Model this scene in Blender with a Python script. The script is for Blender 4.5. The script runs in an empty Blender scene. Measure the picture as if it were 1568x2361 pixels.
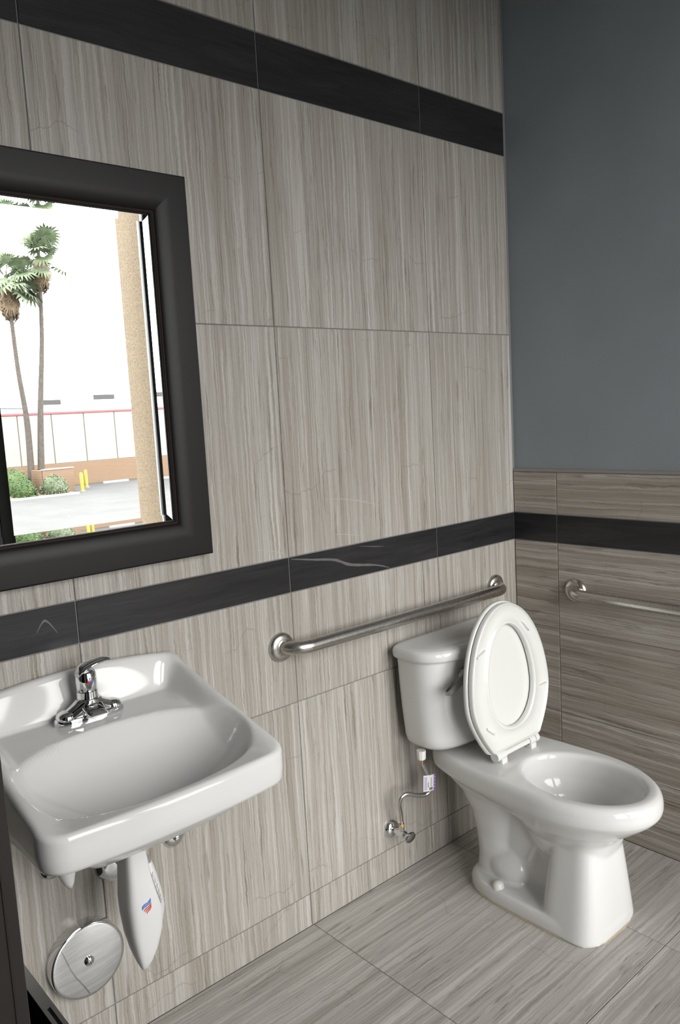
import bpy, bmesh, math, random
from math import sin, cos, pi, radians, sqrt
from mathutils import Vector, Matrix
random.seed(7)
S = bpy.context.scene
C = S.collection

# ------------------------------------------------------------------ camera
def rod(r):
    v = Vector(r); return Matrix.Rotation(v.length, 3, v.normalized())
R = rod((-0.09866958, 0.09772507, -0.71841623))
cam = bpy.data.cameras.new('camera'); camo = bpy.data.objects.new('camera', cam); C.objects.link(camo)
M = Matrix((R @ Vector((1, 0, 0)), R @ Vector((0, 0, 1)), R @ Vector((0, -1, 0)))).transposed().to_4x4()
M.translation = (-2.33072944, -1.72549371, 1.48130163)
camo.matrix_world = M
cam.sensor_fit = 'VERTICAL'; cam.sensor_height = 36.0; cam.sensor_width = 36.0
cam.lens = 1831.616557 / 2361 * 36.0
cam.clip_start = 0.02; cam.clip_end = 500
S.camera = camo

# ------------------------------------------------------------------ world, exposure
ROOM_D = 2.54          # the wall with the window stands at y = -ROOM_D
WX0, WX1, WZ0, WZ1 = -0.975, 0.0119, 0.12, 2.76
WINS = [(WX0, WX1), (-1.95, -1.10)]   # pane seen in the mirror, then an unseen pane added for more daylight
SKY = 12.5
w = bpy.data.worlds.new('overcast_sky'); S.world = w; w.use_nodes = True
bg = w.node_tree.nodes['Background']
bg.inputs[0].default_value = (1.0, 0.992, 0.975, 1); bg.inputs[1].default_value = SKY
S.view_settings.view_transform = 'Standard'; S.view_settings.look = 'None'
S.view_settings.gamma = 1; S.view_settings.exposure = 0.0; S.view_settings.use_curve_mapping = False
# light portal in the window opening (guides sampling of the sky only)
for a_, b_ in WINS:
    pl = bpy.data.lights.new('window_portal', 'AREA'); pl.shape = 'RECTANGLE'
    pl.size = b_ - a_; pl.size_y = WZ1 - WZ0; pl.cycles.is_portal = True
    plo = bpy.data.objects.new('window_portal', pl); C.objects.link(plo)
    plo.location = ((a_ + b_) / 2, -ROOM_D - 0.13, (WZ0 + WZ1) / 2); plo.rotation_euler = (radians(90), 0, 0)

# ------------------------------------------------------------------ materials
def mat(name, col=(.5, .5, .5), rough=.5, metal=0.0, spec=.5, coat=0.0, alpha=None):
    m = bpy.data.materials.new(name); m.use_nodes = True
    b = m.node_tree.nodes['Principled BSDF']
    b.inputs['Base Color'].default_value = (*col, 1); b.inputs['Roughness'].default_value = rough
    b.inputs['Metallic'].default_value = metal; b.inputs['Specular IOR Level'].default_value = spec
    b.inputs['Coat Weight'].default_value = coat
    return m

class NT:
    def __init__(s, m): s.t = m.node_tree; s.n = s.t.nodes; s.l = s.t.links; s.b = s.n['Principled BSDF']
    def new(s, typ, **kw):
        n = s.n.new(typ)
        for k, v in kw.items(): setattr(n, k, v)
        return n
    def lk(s, a, b): s.l.new(a, b)
    def put(s, v, sock):
        if isinstance(v, (int, float, tuple)): sock.default_value = v
        else: s.l.new(v, sock)
    def math(s, op, a, b=0.0, c=None, clamp=False):
        n = s.new('ShaderNodeMath', operation=op); n.use_clamp = clamp
        s.put(a, n.inputs[0]); s.put(b, n.inputs[1])
        if c is not None: s.put(c, n.inputs[2])
        return n.outputs[0]
    def vec(s, x, y, z):
        n = s.new('ShaderNodeCombineXYZ'); s.put(x, n.inputs[0]); s.put(y, n.inputs[1]); s.put(z, n.inputs[2]); return n.outputs[0]
    def noise(s, v, scale=1, detail=3, rough=.55, dist=0.0):
        n = s.new('ShaderNodeTexNoise'); s.lk(v, n.inputs['Vector'])
        n.inputs['Scale'].default_value = scale; n.inputs['Detail'].default_value = detail
        n.inputs['Roughness'].default_value = rough; n.inputs['Distortion'].default_value = dist
        return n.outputs[0]
    def ramp(s, f, pts):
        n = s.new('ShaderNodeValToRGB'); s.lk(f, n.inputs[0]); e = n.color_ramp.elements
        while len(e) < len(pts): e.new(.5)
        for k, (p, c) in enumerate(pts):
            e[k].position = p; e[k].color = (*c, 1) if len(c) == 3 else c
        return n.outputs[0]
    def mix(s, f, a, b, mode='MIX'):
        n = s.new('ShaderNodeMix', data_type='RGBA', blend_type=mode)
        s.put(f, n.inputs[0])
        for v, k in ((a, 6), (b, 7)):
            if isinstance(v, tuple): n.inputs[k].default_value = (*v, 1)
            else: s.lk(v, n.inputs[k])
        return n.outputs[2]
    def smooth(s, f, lo, hi):
        n = s.new('ShaderNodeMapRange', interpolation_type='SMOOTHSTEP'); s.lk(f, n.inputs[0])
        n.inputs[1].default_value = lo; n.inputs[2].default_value = hi; return n.outputs[0]
    def bump(s, h, strength=.2, dist=.001):
        n = s.new('ShaderNodeBump'); n.inputs['Strength'].default_value = strength; n.inputs['Distance'].default_value = dist
        s.lk(h, n.inputs['Height']); s.lk(n.outputs[0], s.b.inputs['Normal'])

def stone(name, u_ax, v_ax, base=(.375, .357, .328), light=(.50, .487, .46), dark=(.205, .172, .132), vs=1.0, rough=.3):
    """vein-cut grey marble: streaks run along u_ax, change along v_ax; every tile has its own cut"""
    m = mat(name, base, rough, spec=.45); t = NT(m)
    tc = t.new('ShaderNodeTexCoord'); sp = t.new('ShaderNodeSeparateXYZ'); t.lk(tc.outputs['Object'], sp.inputs[0])
    oi = t.new('ShaderNodeObjectInfo'); rn = oi.outputs['Random']
    u = t.math('ADD', sp.outputs[u_ax], t.math('MULTIPLY', rn, 41.0))
    v0 = t.math('ADD', sp.outputs[v_ax], t.math('MULTIPLY', rn, 17.0))
    seed = t.math('MULTIPLY', rn, 9.0)
    wob = t.noise(t.vec(t.math('MULTIPLY', u, 2.2), t.math('MULTIPLY', v0, 9.0), seed), 1, 3, .6)
    wob2 = t.noise(t.vec(t.math('MULTIPLY', u, 14.0), t.math('MULTIPLY', v0, 30.0), seed), 1, 2, .5)
    v = t.math('ADD', v0, t.math('MULTIPLY', t.math('SUBTRACT', wob, .5), .020))
    v = t.math('ADD', v, t.math('MULTIPLY', t.math('SUBTRACT', wob2, .5), .006))
    wob3 = t.noise(t.vec(t.math('MULTIPLY', u, 70.0), t.math('MULTIPLY', v0, 60.0), seed), 1, 3, .65)
    v = t.math('ADD', v, t.math('MULTIPLY', t.math('SUBTRACT', wob3, .5), .0060))
    def st(us, vsc, d, r, off=0.0):
        return t.noise(t.vec(t.math('MULTIPLY', u, us), t.math('MULTIPLY', v, vsc * vs), t.math('ADD', seed, off)), 1, d, r)
    n1 = st(.8, 95, 5, .62); n2 = st(2.2, 330, 3, .6, 3.1); n3 = st(.5, 11, 2, .5, 5.2); n4 = st(2.4, 135, 4, .6, 7.7); n5 = st(1.3, 170, 3, .5, 2.2)
    f = t.math('ADD', t.math('MULTIPLY', n1, .56), t.math('MULTIPLY', n2, .44))
    f = t.math('ADD', f, t.math('MULTIPLY', t.math('SUBTRACT', n3, .5), .14))
    col = t.ramp(f, [(.34, tuple(.25 * a + .75 * b for a, b in zip(base, dark))), (.45, tuple(.66 * a + .34 * b for a, b in zip(base, dark))), (.525, base), (.63, light)])
    # brown mineral streaks, broken along their length
    pat = st(6.0, 30, 3, .6, 4.4)
    ds = t.math('MULTIPLY', t.smooth(n4, .56, .66), t.smooth(pat, .44, .60))
    col = t.mix(t.math('MULTIPLY', ds, .72), col, tuple(c * .80 for c in dark))
    n6 = st(7.0, 250, 4, .65, 6.6); n7 = st(3.0, 16, 2, .5, 9.1)
    d2 = t.math('MULTIPLY', t.smooth(n6, .57, .67), t.smooth(n7, .38, .60))
    col = t.mix(t.math('MULTIPLY', d2, .70), col, tuple(c * .85 for c in dark))
    ls = t.math('MULTIPLY', t.smooth(n5, .60, .69), t.smooth(pat, .40, .65))
    col = t.mix(t.math('MULTIPLY', ls, .50), col, tuple(c * 1.12 for c in light))
    # fine mottling + hairline cross cracks
    mo = t.noise(tc.outputs['Object'], 620, 3, .7)
    col = t.mix(.24, col, t.ramp(mo, [(.36, (.22, .21, .195)), (.64, (.74, .735, .72))]), 'OVERLAY')
    q = t.math('MULTIPLY', u, 2.7)
    q = t.math('ADD', q, t.math('MULTIPLY', t.noise(t.vec(t.math('MULTIPLY', v0, 5.0), seed, 0.0), 1, 2, .5), .85))
    q = t.math('ADD', q, t.math('MULTIPLY', t.noise(t.vec(t.math('MULTIPLY', v0, 38.0), t.math('MULTIPLY', u, 3.0), seed), 1, 4, .7), .10))
    cm = t.noise(t.vec(t.math('MULTIPLY', u, 5), t.math('MULTIPLY', v0, 7), t.math('ADD', seed, 8.8)), 1, 2, .5)
    ab = t.math('ABSOLUTE', t.math('SUBTRACT', t.math('FRACT', q), .5))
    cr = t.math('MULTIPLY', t.math('SUBTRACT', 1.0, t.smooth(ab, .0015, .0055)), t.smooth(cm, .48, .60))
    col = t.mix(t.math('MULTIPLY', cr, .42), col, tuple(c * .8 for c in dark))
    t.lk(col, t.b.inputs['Base Color'])
    t.bump(f, .10, .0006)
    return m

def dark_stone(name, u_ax, v_ax):
    m = mat(name, (.018, .018, .019), .30, spec=.4); t = NT(m)
    tc = t.new('ShaderNodeTexCoord'); sp = t.new('ShaderNodeSeparateXYZ'); t.lk(tc.outputs['Object'], sp.inputs[0])
    rn = t.new('ShaderNodeObjectInfo').outputs['Random']
    u = t.math('ADD', sp.outputs[u_ax], t.math('MULTIPLY', rn, 23.0)); v0 = sp.outputs[v_ax]
    wob = t.noise(t.vec(t.math('MULTIPLY', u, 6.0), t.math('MULTIPLY', v0, 14.0), rn), 1, 3, .6)
    v = t.math('ADD', v0, t.math('MULTIPLY', wob, .03))
    n = t.noise(t.vec(t.math('MULTIPLY', u, 7.0), t.math('MULTIPLY', v, 130.0), rn), 1, 5, .62)
    n2 = t.noise(t.vec(t.math('MULTIPLY', u, 3.0), t.math('MULTIPLY', v, 24.0), rn), 1, 3, .6)
    col = t.ramp(t.math('ADD', t.math('MULTIPLY', n, .6), t.math('MULTIPLY', n2, .4)), [(.3, (.009, .009, .0095)), (.5, (.019, .019, .020)), (.68, (.031, .030, .031))])
    t.lk(col, t.b.inputs['Base Color']); return m

MAT = {}
MAT['stone_v'] = stone('grey_vein_marble_upright', 2, 0)
MAT['stone_r'] = stone('grey_vein_marble_level', 1, 2, base=(.330, .300, .264), light=(.455, .432, .40), dark=(.162, .132, .102), vs=.75)
MAT['stone_f'] = stone('grey_vein_marble_floor', 0, 1, base=(.455, .440, .415), light=(.58, .568, .54), dark=(.235, .215, .188), vs=.55, rough=.34)
MAT['dark_x'] = dark_stone('black_marble_band', 0, 2)
MAT['dark_y'] = dark_stone('black_marble_band_side', 1, 2)
MAT['grout'] = mat('grey_grout', (.20, .20, .195), .9, spec=.1)
MAT['pale_stroke'] = mat('pale_tile_stroke', (.42, .41, .385), .35)
MAT['vein'] = mat('white_vein', (.115, .115, .115), .4)
def paint(name, c):
    m = mat(name, c, .55, spec=.3); t = NT(m)
    tc = t.new('ShaderNodeTexCoord'); n = t.noise(tc.outputs['Object'], 420, 3, .6); t.bump(n, .12, .0006)
    n2 = t.noise(tc.outputs['Object'], 3.0, 2, .5)
    t.lk(t.ramp(n2, [(.3, tuple(x * .94 for x in c)), (.7, tuple(x * 1.06 for x in c))]), t.b.inputs['Base Color'])
    return m
MAT['paint'] = paint('slate_grey_paint', (.228, .256, .276))
MAT['ceiling'] = paint('white_ceiling_paint', (.72, .72, .70))
MAT['trim'] = mat('tile_edge_trim', (.22, .205, .19), .4)
MAT['porcelain'] = mat('white_porcelain', (.64, .64, .632), .06, spec=.42)
MAT['seat'] = mat('white_seat_plastic', (.66, .67, .645), .16, spec=.5)
MAT['plastic'] = mat('white_vinyl', (.66, .66, .655), .38)
MAT['chrome'] = mat('polished_chrome', (.78, .79, .80), .05, 1.0)
def brushed():
    m = mat('brushed_stainless', (.56, .535, .505), .27, 1.0); t = NT(m)
    tc = t.new('ShaderNodeTexCoord'); n = t.noise(tc.outputs['Object'], 600, 2, .6)
    t.lk(t.ramp(n, [(.3, (.26, .26, .26)), (.7, (.29, .29, .29))]), t.b.inputs['Roughness']); return m
MAT['brushed'] = brushed()
MAT['steel'] = mat('satin_steel', (.33, .335, .33), .38, .9)
MAT['lever'] = mat('chrome_flush_lever', (.42, .43, .43), .16, 1.0)
MAT['brass'] = mat('brass_fitting', (.62, .40, .22), .25, 1.0)
MAT['braid'] = mat('braided_supply_tube', (.62, .62, .60), .22, 1.0)
MAT['frame'] = mat('espresso_wood', (.0055, .0048, .0047), .44, spec=.28)
MAT['bead'] = mat('rubbed_brown_bead', (.026, .016, .012), .4)
MAT['mirror'] = mat('mirror_silver', (.93, .945, .935), 0.0, 1.0)
MAT['caulk'] = mat('yellowed_caulk', (.46, .38, .26), .5)
MAT['brown'] = mat('dark_brown_door_paint', (.022, .018, .017), .5, spec=.35)
MAT['black'] = mat('matte_black_plastic', (.006, .006, .006), .6, spec=.2)
MAT['blackmetal'] = mat('black_anodised_aluminium', (.012, .013, .013), .4)
MAT['greymetal'] = mat('grey_aluminium', (.045, .050, .053), .45)
MAT['red'] = mat('red_dot', (.7, .02, .02), .3)
MAT['blue'] = mat('blue_dot', (.02, .16, .65), .3)
MAT['flagred'] = mat('flag_red_print', (.62, .12, .10), .5)
MAT['flagblue'] = mat('flag_blue_print', (.10, .20, .58), .5)
MAT['paper'] = mat('white_tag_paper', (.78, .78, .78), .6)
MAT['purple'] = mat('purple_tag_print', (.24, .10, .40), .5)
MAT['lilac'] = mat('lilac_tag_print', (.55, .48, .66), .5)
MAT['ink'] = mat('tag_ink', (.10, .10, .11), .6)
MAT['embossed'] = mat('grey_mark', (.42, .42, .41), .4)
def glass():
    m = bpy.data.materials.new('window_glass'); m.use_nodes = True; nt = m.node_tree; nt.nodes.clear()
    o = nt.nodes.new('ShaderNodeOutputMaterial'); mx = nt.nodes.new('ShaderNodeMixShader')
    tr = nt.nodes.new('ShaderNodeBsdfTransparent'); tr.inputs[0].default_value = (.955, .952, .952, 1)
    gl = nt.nodes.new('ShaderNodeBsdfGlossy'); gl.inputs['Roughness'].default_value = 0.0
    fr = nt.nodes.new('ShaderNodeFresnel'); fr.inputs[0].default_value = 1.45
    nt.links.new(fr.outputs[0], mx.inputs[0]); nt.links.new(tr.outputs[0], mx.inputs[1]); nt.links.new(gl.outputs[0], mx.inputs[2])
    nt.links.new(mx.outputs[0], o.inputs[0]); return m
MAT['glass'] = glass()
def noisy(name, c1, c2, scale, rough=.85, detail=4, bump=.3, bd=.01):
    m = mat(name, c1, rough, spec=.2); t = NT(m)
    tc = t.new('ShaderNodeTexCoord'); n = t.noise(tc.outputs['Object'], scale, detail, .65)
    t.lk(t.ramp(n, [(.35, c1), (.65, c2)]), t.b.inputs['Base Color']); t.bump(n, bump, bd); return m
MAT['stucco'] = noisy('beige_stucco', (.098, .074, .047), (.185, .147, .100), 90)
MAT['asphalt'] = noisy('asphalt', (.058, .0595, .061), (.072, .0735, .075), .35, detail=6, bump=.05)
MAT['soil'] = noisy('tan_soil', (.13, .10, .07), (.17, .13, .10), 3)
MAT['panel'] = noisy('cream_concrete_panel', (.212, .206, .187), (.228, .222, .203), .6, bump=.05)
MAT['panelj'] = mat('panel_joint', (.10, .092, .072), .8)
MAT['redtrim'] = mat('red_coping', (.22, .045, .055), .5)
def brick():
    m = mat('tan_block', (.148, .103, .071), .9, spec=.1); t = NT(m)
    tc = t.new('ShaderNodeTexCoord'); b = t.new('ShaderNodeTexBrick'); mp = t.new('ShaderNodeMapping')
    mp.inputs['Rotation'].default_value = (radians(90), 0, 0)
    t.lk(tc.outputs['Object'], mp.inputs[0]); t.lk(mp.outputs[0], b.inputs['Vector'])
    b.inputs['Color1'].default_value = (.148, .103, .071, 1); b.inputs['Color2'].default_value = (.16, .111, .077, 1); b.inputs['Mortar'].default_value = (.130, .09, .061, 1)
    b.inputs['Scale'].default_value = 2.5; b.inputs['Mortar Size'].default_value = .03
    t.lk(b.outputs[0], t.b.inputs['Base Color']); return m
MAT['brick'] = brick()
MAT['yellow'] = mat('safety_yellow', (.25, .20, .012), .5)
MAT['whiteout'] = mat('white_kerb_paint', (.19, .19, .19), .7)
MAT['trunk'] = noisy('palm_bark', (.048, .041, .036), (.075, .066, .058), 6, bump=.2)
MAT['frond'] = noisy('palm_green', (.045, .066, .034), (.105, .132, .080), 2.2, rough=.5, bump=0)
MAT['deadfrond'] = noisy('palm_dry', (.085, .062, .038), (.15, .115, .075), 2.2, bump=0)
MAT['leaf'] = noisy('shrub_leaf', (.025, .052, .014), (.06, .092, .034), 1.4, rough=.6, bump=0)
MAT['leaf2'] = noisy('shrub_leaf_pale', (.045, .065, .032), (.10, .118, .075), 1.4, rough=.6, bump=0)

# ------------------------------------------------------------------ builders
ORG = {}
def tag(o, label=None, cat=None, group=None, kind=None):
    if label: o['label'] = label
    if cat: o['category'] = cat
    if group: o['group'] = group
    if kind: o['kind'] = kind
    return o
def worg(o):
    v = Vector((0, 0, 0))
    while o: v += o.location; o = o.parent
    return v
def thing(name, loc, label=None, cat=None, group=None, kind=None):
    o = bpy.data.objects.new(name, None); C.objects.link(o); o.location = loc; o.empty_display_size = .05
    return tag(o, label, cat, group, kind)
def mk(name, v, f, m, parent=None, origin=None, smooth=True, angle=40, mats=None):
    """verts are world coordinates"""
    base = worg(parent) if parent else Vector((0, 0, 0))
    org = Vector(origin) if origin is not None else base
    me = bpy.data.meshes.new(name)
    me.from_pydata([tuple(Vector(p) - org) for p in v], [], f); me.update()
    bm = bmesh.new(); bm.from_mesh(me); bmesh.ops.remove_doubles(bm, verts=bm.verts, dist=1e-6); bmesh.ops.recalc_face_normals(bm, faces=bm.faces)
    bm.to_mesh(me); bm.free()
    me.materials.append(MAT[m] if isinstance(m, str) else m)
    o = bpy.data.objects.new(name, me); C.objects.link(o)
    if parent: o.parent = parent
    o.location = org - base
    if smooth:
        me.shade_smooth()
        try: me.set_sharp_from_angle(angle=radians(angle))
        except Exception: pass
    return o
def box(x0, x1, y0, y1, z0, z1):
    v = [(x, y, z) for x in (x0, x1) for y in (y0, y1) for z in (z0, z1)]
    f = [(0, 1, 3, 2), (4, 6, 7, 5), (0, 4, 5, 1), (2, 3, 7, 6), (0, 2, 6, 4), (1, 5, 7, 3)]
    return v, f
def join(*vf):
    V, F = [], []
    for v, f in vf:
        n = len(V); V += list(v); F += [tuple(i + n for i in q) for q in f]
    return V, F
def bevel_box(x0, x1, y0, y1, z0, z1, r=.002, seg=2):
    bm = bmesh.new(); v, f = box(x0, x1, y0, y1, z0, z1)
    bv = [bm.verts.new(p) for p in v]; [bm.faces.new([bv[i] for i in q]) for q in f]
    bmesh.ops.recalc_face_normals(bm, faces=bm.faces)
    bmesh.ops.bevel(bm, geom=list(bm.edges), offset=r, segments=seg, profile=.5, affect='EDGES')
    bm.verts.index_update(); V = [tuple(p.co) for p in bm.verts]; F = [tuple(p.index for p in q.verts) for q in bm.faces]; bm.free(); return V, F
def loft(rings, cap0=True, cap1=True, closed=False):
    n = len(rings[0]); V = [p for r in rings for p in r]; F = []
    m = len(rings)
    for i in range(m if closed else m - 1):
        a, b = i * n, ((i + 1) % m) * n
        for j in range(n):
            k = (j + 1) % n; F.append((a + j, a + k, b + k, b + j))
    if not closed:
        if cap0: F.append(tuple(range(n - 1, -1, -1)))
        if cap1: F.append(tuple((m - 1) * n + j for j in range(n)))
    return V, F
def frame_of(d):
    d = Vector(d).normalized(); a = Vector((0, 0, 1)) if abs(d.z) < .9 else Vector((1, 0, 0))
    x = d.cross(a).normalized(); return x, d.cross(x).normalized()
def tube(pts, rad, n=16, caps=True, flat=None):
    pts = [Vector(p) for p in pts]; rings = []; x = None
    for i, p in enumerate(pts):
        d = (pts[min(i + 1, len(pts) - 1)] - pts[max(i - 1, 0)]).normalized()
        if x is None: x, y = frame_of(d)
        else:
            x = (x - d * x.dot(d)).normalized(); y = d.cross(x).normalized()
        r = rad[i] if isinstance(rad, (list, tuple)) else rad
        rings.append([tuple(p + x * (r * cos(2 * pi * k / n)) + y * (r * sin(2 * pi * k / n))) for k in range(n)])
    return loft(rings, caps, caps)
def lathe(prof, c, axis, n=40, caps=True):
    """prof: (radius, distance along axis)"""
    d = Vector(axis).normalized(); x, y = frame_of(d); c = Vector(c)
    return loft([[tuple(c + d * h + x * (r * cos(2 * pi * k / n)) + y * (r * sin(2 * pi * k / n))) for k in range(n)] for r, h in prof], caps, caps)
def spline(P, per=8):
    P = [Vector(p) for p in P]; out = []
    for i in range(len(P) - 1):
        p0, p1, p2, p3 = P[max(i - 1, 0)], P[i], P[i + 1], P[min(i + 2, len(P) - 1)]
        for k in range(per):
            t = k / per
            out.append(.5 * ((2 * p1) + (p2 - p0) * t + (2 * p0 - 5 * p1 + 4 * p2 - p3) * t * t + (3 * p1 - p0 - 3 * p2 + p3) * t ** 3))
    out.append(P[-1]); return out
def ss(a, b, x):
    t = max(0., min(1., (x - a) / (b - a))); return t * t * (3 - 2 * t)
def sgp(v, e): return math.copysign(abs(v) ** e, v)
def bake_remesh(o, voxel, iters):
    md = o.modifiers.new('r', 'REMESH'); md.mode = 'VOXEL'; md.voxel_size = voxel
    m2 = o.modifiers.new('s', 'SMOOTH'); m2.factor = .5; m2.iterations = iters
    dg = bpy.context.evaluated_depsgraph_get(); me = bpy.data.meshes.new_from_object(o.evaluated_get(dg))
    o.modifiers.clear(); mm = o.data.materials[0]; o.data = me
    me.materials.clear(); me.materials.append(mm); me.shade_smooth(); return o

# ------------------------------------------------------------------ room shell
XL = -2.95; ZC = 3.12; G = .0014; TT = .0035
def tile(parent, x0, x1, y0, y1, z0, z1, m, name):
    o = mk(name, *bevel_box(x0, x1, y0, y1, z0, z1, .0008, 1), m, parent, origin=((x0 + x1) / 2, (y0 + y1) / 2, (z0 + z1) / 2), smooth=False)
    return o
ROWZ = [0.0, .0986, .6806, .9949, 1.0938, 1.7184, 2.3158, 2.4551, ZC]
COLX = [XL, -2.8542, -2.2446, -1.6350, -1.0254, -.4158, 0.0]
wall_b = tag(mk('wall_back', *box(XL - .1, .11, .0022, .12, -.05, ZC), 'grout', smooth=False), kind='structure')
back_tiles = {}
for i in range(len(COLX) - 1):
    for j in range(len(ROWZ) - 1):
        dk = j in (3, 6)
        x1 = COLX[i + 1] - (G if i < len(COLX) - 2 else .001)
        back_tiles[i, j] = tile(wall_b, COLX[i] + G, x1, 0, TT, ROWZ[j] + (G if j else .001), ROWZ[j + 1] - G, 'dark_x' if dk else 'stone_v', 'band_tile' if dk else 'wall_tile')
# white mineral veins in the black band
def vein(pts, wid, ti, m='vein', nm='vein'):
    pts = spline([(x, -.0003, z) for x, z in pts], 6); n = len(pts); v = []; f = []
    for k, p in enumerate(pts):
        h = wid * (.25 + .75 * sin(pi * k / (n - 1))) * (.8 + .4 * random.random()) * .5
        v += [(p.x, -.0004, p.z - h), (p.x, -.0004, p.z + h), (p.x, .001, p.z - h), (p.x, .001, p.z + h)]
    for k in range(n - 1):
        a = 4 * k; b = a + 4
        f += [(a, a + 1, b + 1, b), (a + 1, a + 3, b + 3, b + 1), (a, b, b + 2, a + 2)]
    mk(nm, v, f, m, back_tiles[ti], origin=None, smooth=False)
vein([(-1.018, 1.088), (-.94, 1.074), (-.86, 1.060), (-.80, 1.036), (-.70, 1.018), (-.64, 1.000)], .0085, (4, 3))
vein([(-.76, 1.085), (-.70, 1.075), (-.66, 1.070)], .0025, (4, 3))
vein([(-1.728, 1.040), (-1.712, 1.062), (-1.70, 1.058), (-1.682, 1.030)], .006, (2, 3))

vein([(-.885, 1.240), (-.80, 1.230), (-.72, 1.212), (-.665, 1.196)], .0022, (4, 4), 'pale_stroke', 'tile_stroke')  # thin pale strokes on the light tiles above the band
vein([(-1.125, 1.131), (-1.08, 1.120), (-1.035, 1.106)], .0022, (3, 4), 'pale_stroke', 'tile_stroke')
vein([(-.86, 1.135), (-.80, 1.126), (-.74, 1.113)], .0018, (4, 4), 'pale_stroke', 'tile_stroke')

wall_r = tag(mk('wall_right', *box(.012, .11, -ROOM_D - .12, .1, -.05, ZC), 'paint', smooth=False), kind='structure')
mk('grout_bed', *box(.0022, .0121, -ROOM_D, -.0005, 0, 1.243), 'grout', wall_r, smooth=False)
RZ = [.0, .0865, .3909, .6924, .9949, 1.0938, 1.2400]
RY = [0.0, -.1773, -.7869, -1.3965, -2.0061, -ROOM_D]
for i in range(len(RY) - 1):
    for j in range(len(RZ) - 1):
        dk = j == 4
        tile(wall_r, 0, TT, RY[i + 1] + G, RY[i] - (G if i else .001), RZ[j] + (G if j else .001), RZ[j + 1] - G, 'dark_y' if dk else 'stone_r', 'band_tile' if dk else 'wall_tile')
rp = [(-.001, 1.2405), (-.001, 1.2445), (.001, 1.2485), (.004, 1.2505), (.0121, 1.2505), (.0121, 1.2405)]
mk('edge_trim', *loft([[(x, y, z) for x, z in rp] for y in (-ROOM_D, -.0005)]), 'trim', wall_r)

floor = tag(mk('floor', *box(XL - .1, .11, -ROOM_D - .1, .1, -.12, -.0022), 'grout', smooth=False), kind='structure')
FX = [XL, -2.847, -2.237, -1.628, -1.0185, -.4088, 0.0]; FY = [0.0, -.760, -1.370, -1.980, -ROOM_D]
for i in range(len(FX) - 1):
    for j in range(len(FY) - 1):
        tile(floor, FX[i] + .0009, FX[i + 1] - .0009, FY[j + 1] + .0009, FY[j] - .001, -TT, 0, 'stone_f', 'floor_tile')
ceil = tag(mk('ceiling', *box(XL - .1, .11, -ROOM_D - .1, .12, ZC, ZC + .1), 'ceiling', smooth=False), kind='structure')
wall_l = tag(mk('wall_left', *box(XL - .1, XL, -ROOM_D - .1, .1, -.05, ZC), 'ceiling', smooth=False), kind='structure')
yw0, yw1 = -ROOM_D - .12, -ROOM_D
wall_f = tag(mk('wall_front', *join(box(XL - .1, WINS[1][0], yw0, yw1, WZ0, WZ1), box(WINS[1][1], WX0, yw0, yw1, WZ0, WZ1), box(XL - .1, .11, yw0, yw1, -.05, WZ0), box(XL - .1, .11, yw0, yw1, WZ1, ZC)), 'paint', smooth=False), kind='structure')
fw = .045
for n_, (a_, b_) in enumerate(WINS):
    win = thing('window_%d' % (n_ + 1), ((a_ + b_) / 2, -ROOM_D - .06, WZ0), kind='structure')  # the second window is unseen, added to brighten the room
    jr = .045 if n_ == 0 else .06
    mk('window_jamb', *bevel_box(a_, a_ + .06, yw0 + .02, yw1 + .012, WZ0, WZ1, .002), 'blackmetal', win)
    mk('window_jamb', *bevel_box(b_ - jr, b_, yw1 - .022 if n_ == 0 else yw0 + .02, yw1 + .001, WZ0, WZ1, .001), 'greymetal' if n_ == 0 else 'blackmetal', win)
    mk('window_head', *bevel_box(a_ + .06, b_ - jr, yw0 + .02, yw1 + .004, WZ1 - fw, WZ1, .002), 'blackmetal', win)
    mk('window_sill', *bevel_box(a_ + .06, b_ - jr, yw0 + .02, yw1 + .004, WZ0, WZ0 + fw, .002), 'blackmetal', win)
    mk('pane', *box(a_ + .06, b_ - (.001 if n_ == 0 else jr), -ROOM_D - .063, -ROOM_D - .057, WZ0 + fw, WZ1 - fw), 'glass', win, smooth=False)

# ------------------------------------------------------------------ mirror
mx0, mx1, mz0, mz1 = -2.035, -1.284, 1.151, 2.055
mir = thing('wall_mirror', ((mx0 + mx1) / 2, 0, mz0), 'mirror in a wide dark espresso wood surround hanging above the sink', 'mirror')
prof = [(0, 0), (0, .030), (.004, .034), (.050, .034), (.062, .033), (.078, .027), (.084, .024), (.086, .0215), (.0885, .0225), (.0905, .0205), (.093, .0195), (.0945, .014), (.0945, 0)]
def rail(ax, side):
    r = []
    for w_, d in prof:
        if ax == 'x':
            z = mz0 + w_ if side == 0 else mz1 - w_; r.append([(mx0 + w_, -d, z), (mx1 - w_, -d, z)])
        else:
            x = mx0 + w_ if side == 0 else mx1 - w_; r.append([(x, -d, mz0 + w_), (x, -d, mz1 - w_)])
    a = [q[0] for q in r]; b = [q[1] for q in r]
    return loft([a, b])
for ax in 'xz':
    for sd in (0, 1):
        o = mk('frame_rail', *rail(ax, sd), 'frame', mir, angle=25)
        o.data.materials.append(MAT['bead'])
        for pf in o.data.polygons:
            # the two narrow rubbed beads near the glass
            c = pf.center + worg(o)
            wdist = min(c.x - mx0, mx1 - c.x, c.z - mz0, mz1 - c.z) if len(pf.vertices) == 4 else 0
            if .0865 < wdist < .0905: pf.material_index = 1
ix0, ix1, iz0, iz1 = mx0 + .0935, mx1 - .0935, mz0 + .0935, mz1 - .0935
BW = .0170; TL = math.tan(radians(1.75)) * BW; yg = -.0120
q0 = [(ix0, yg - TL, iz0), (ix1, yg - TL, iz0), (ix1, yg - TL, iz1), (ix0, yg - TL, iz1)]
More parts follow.
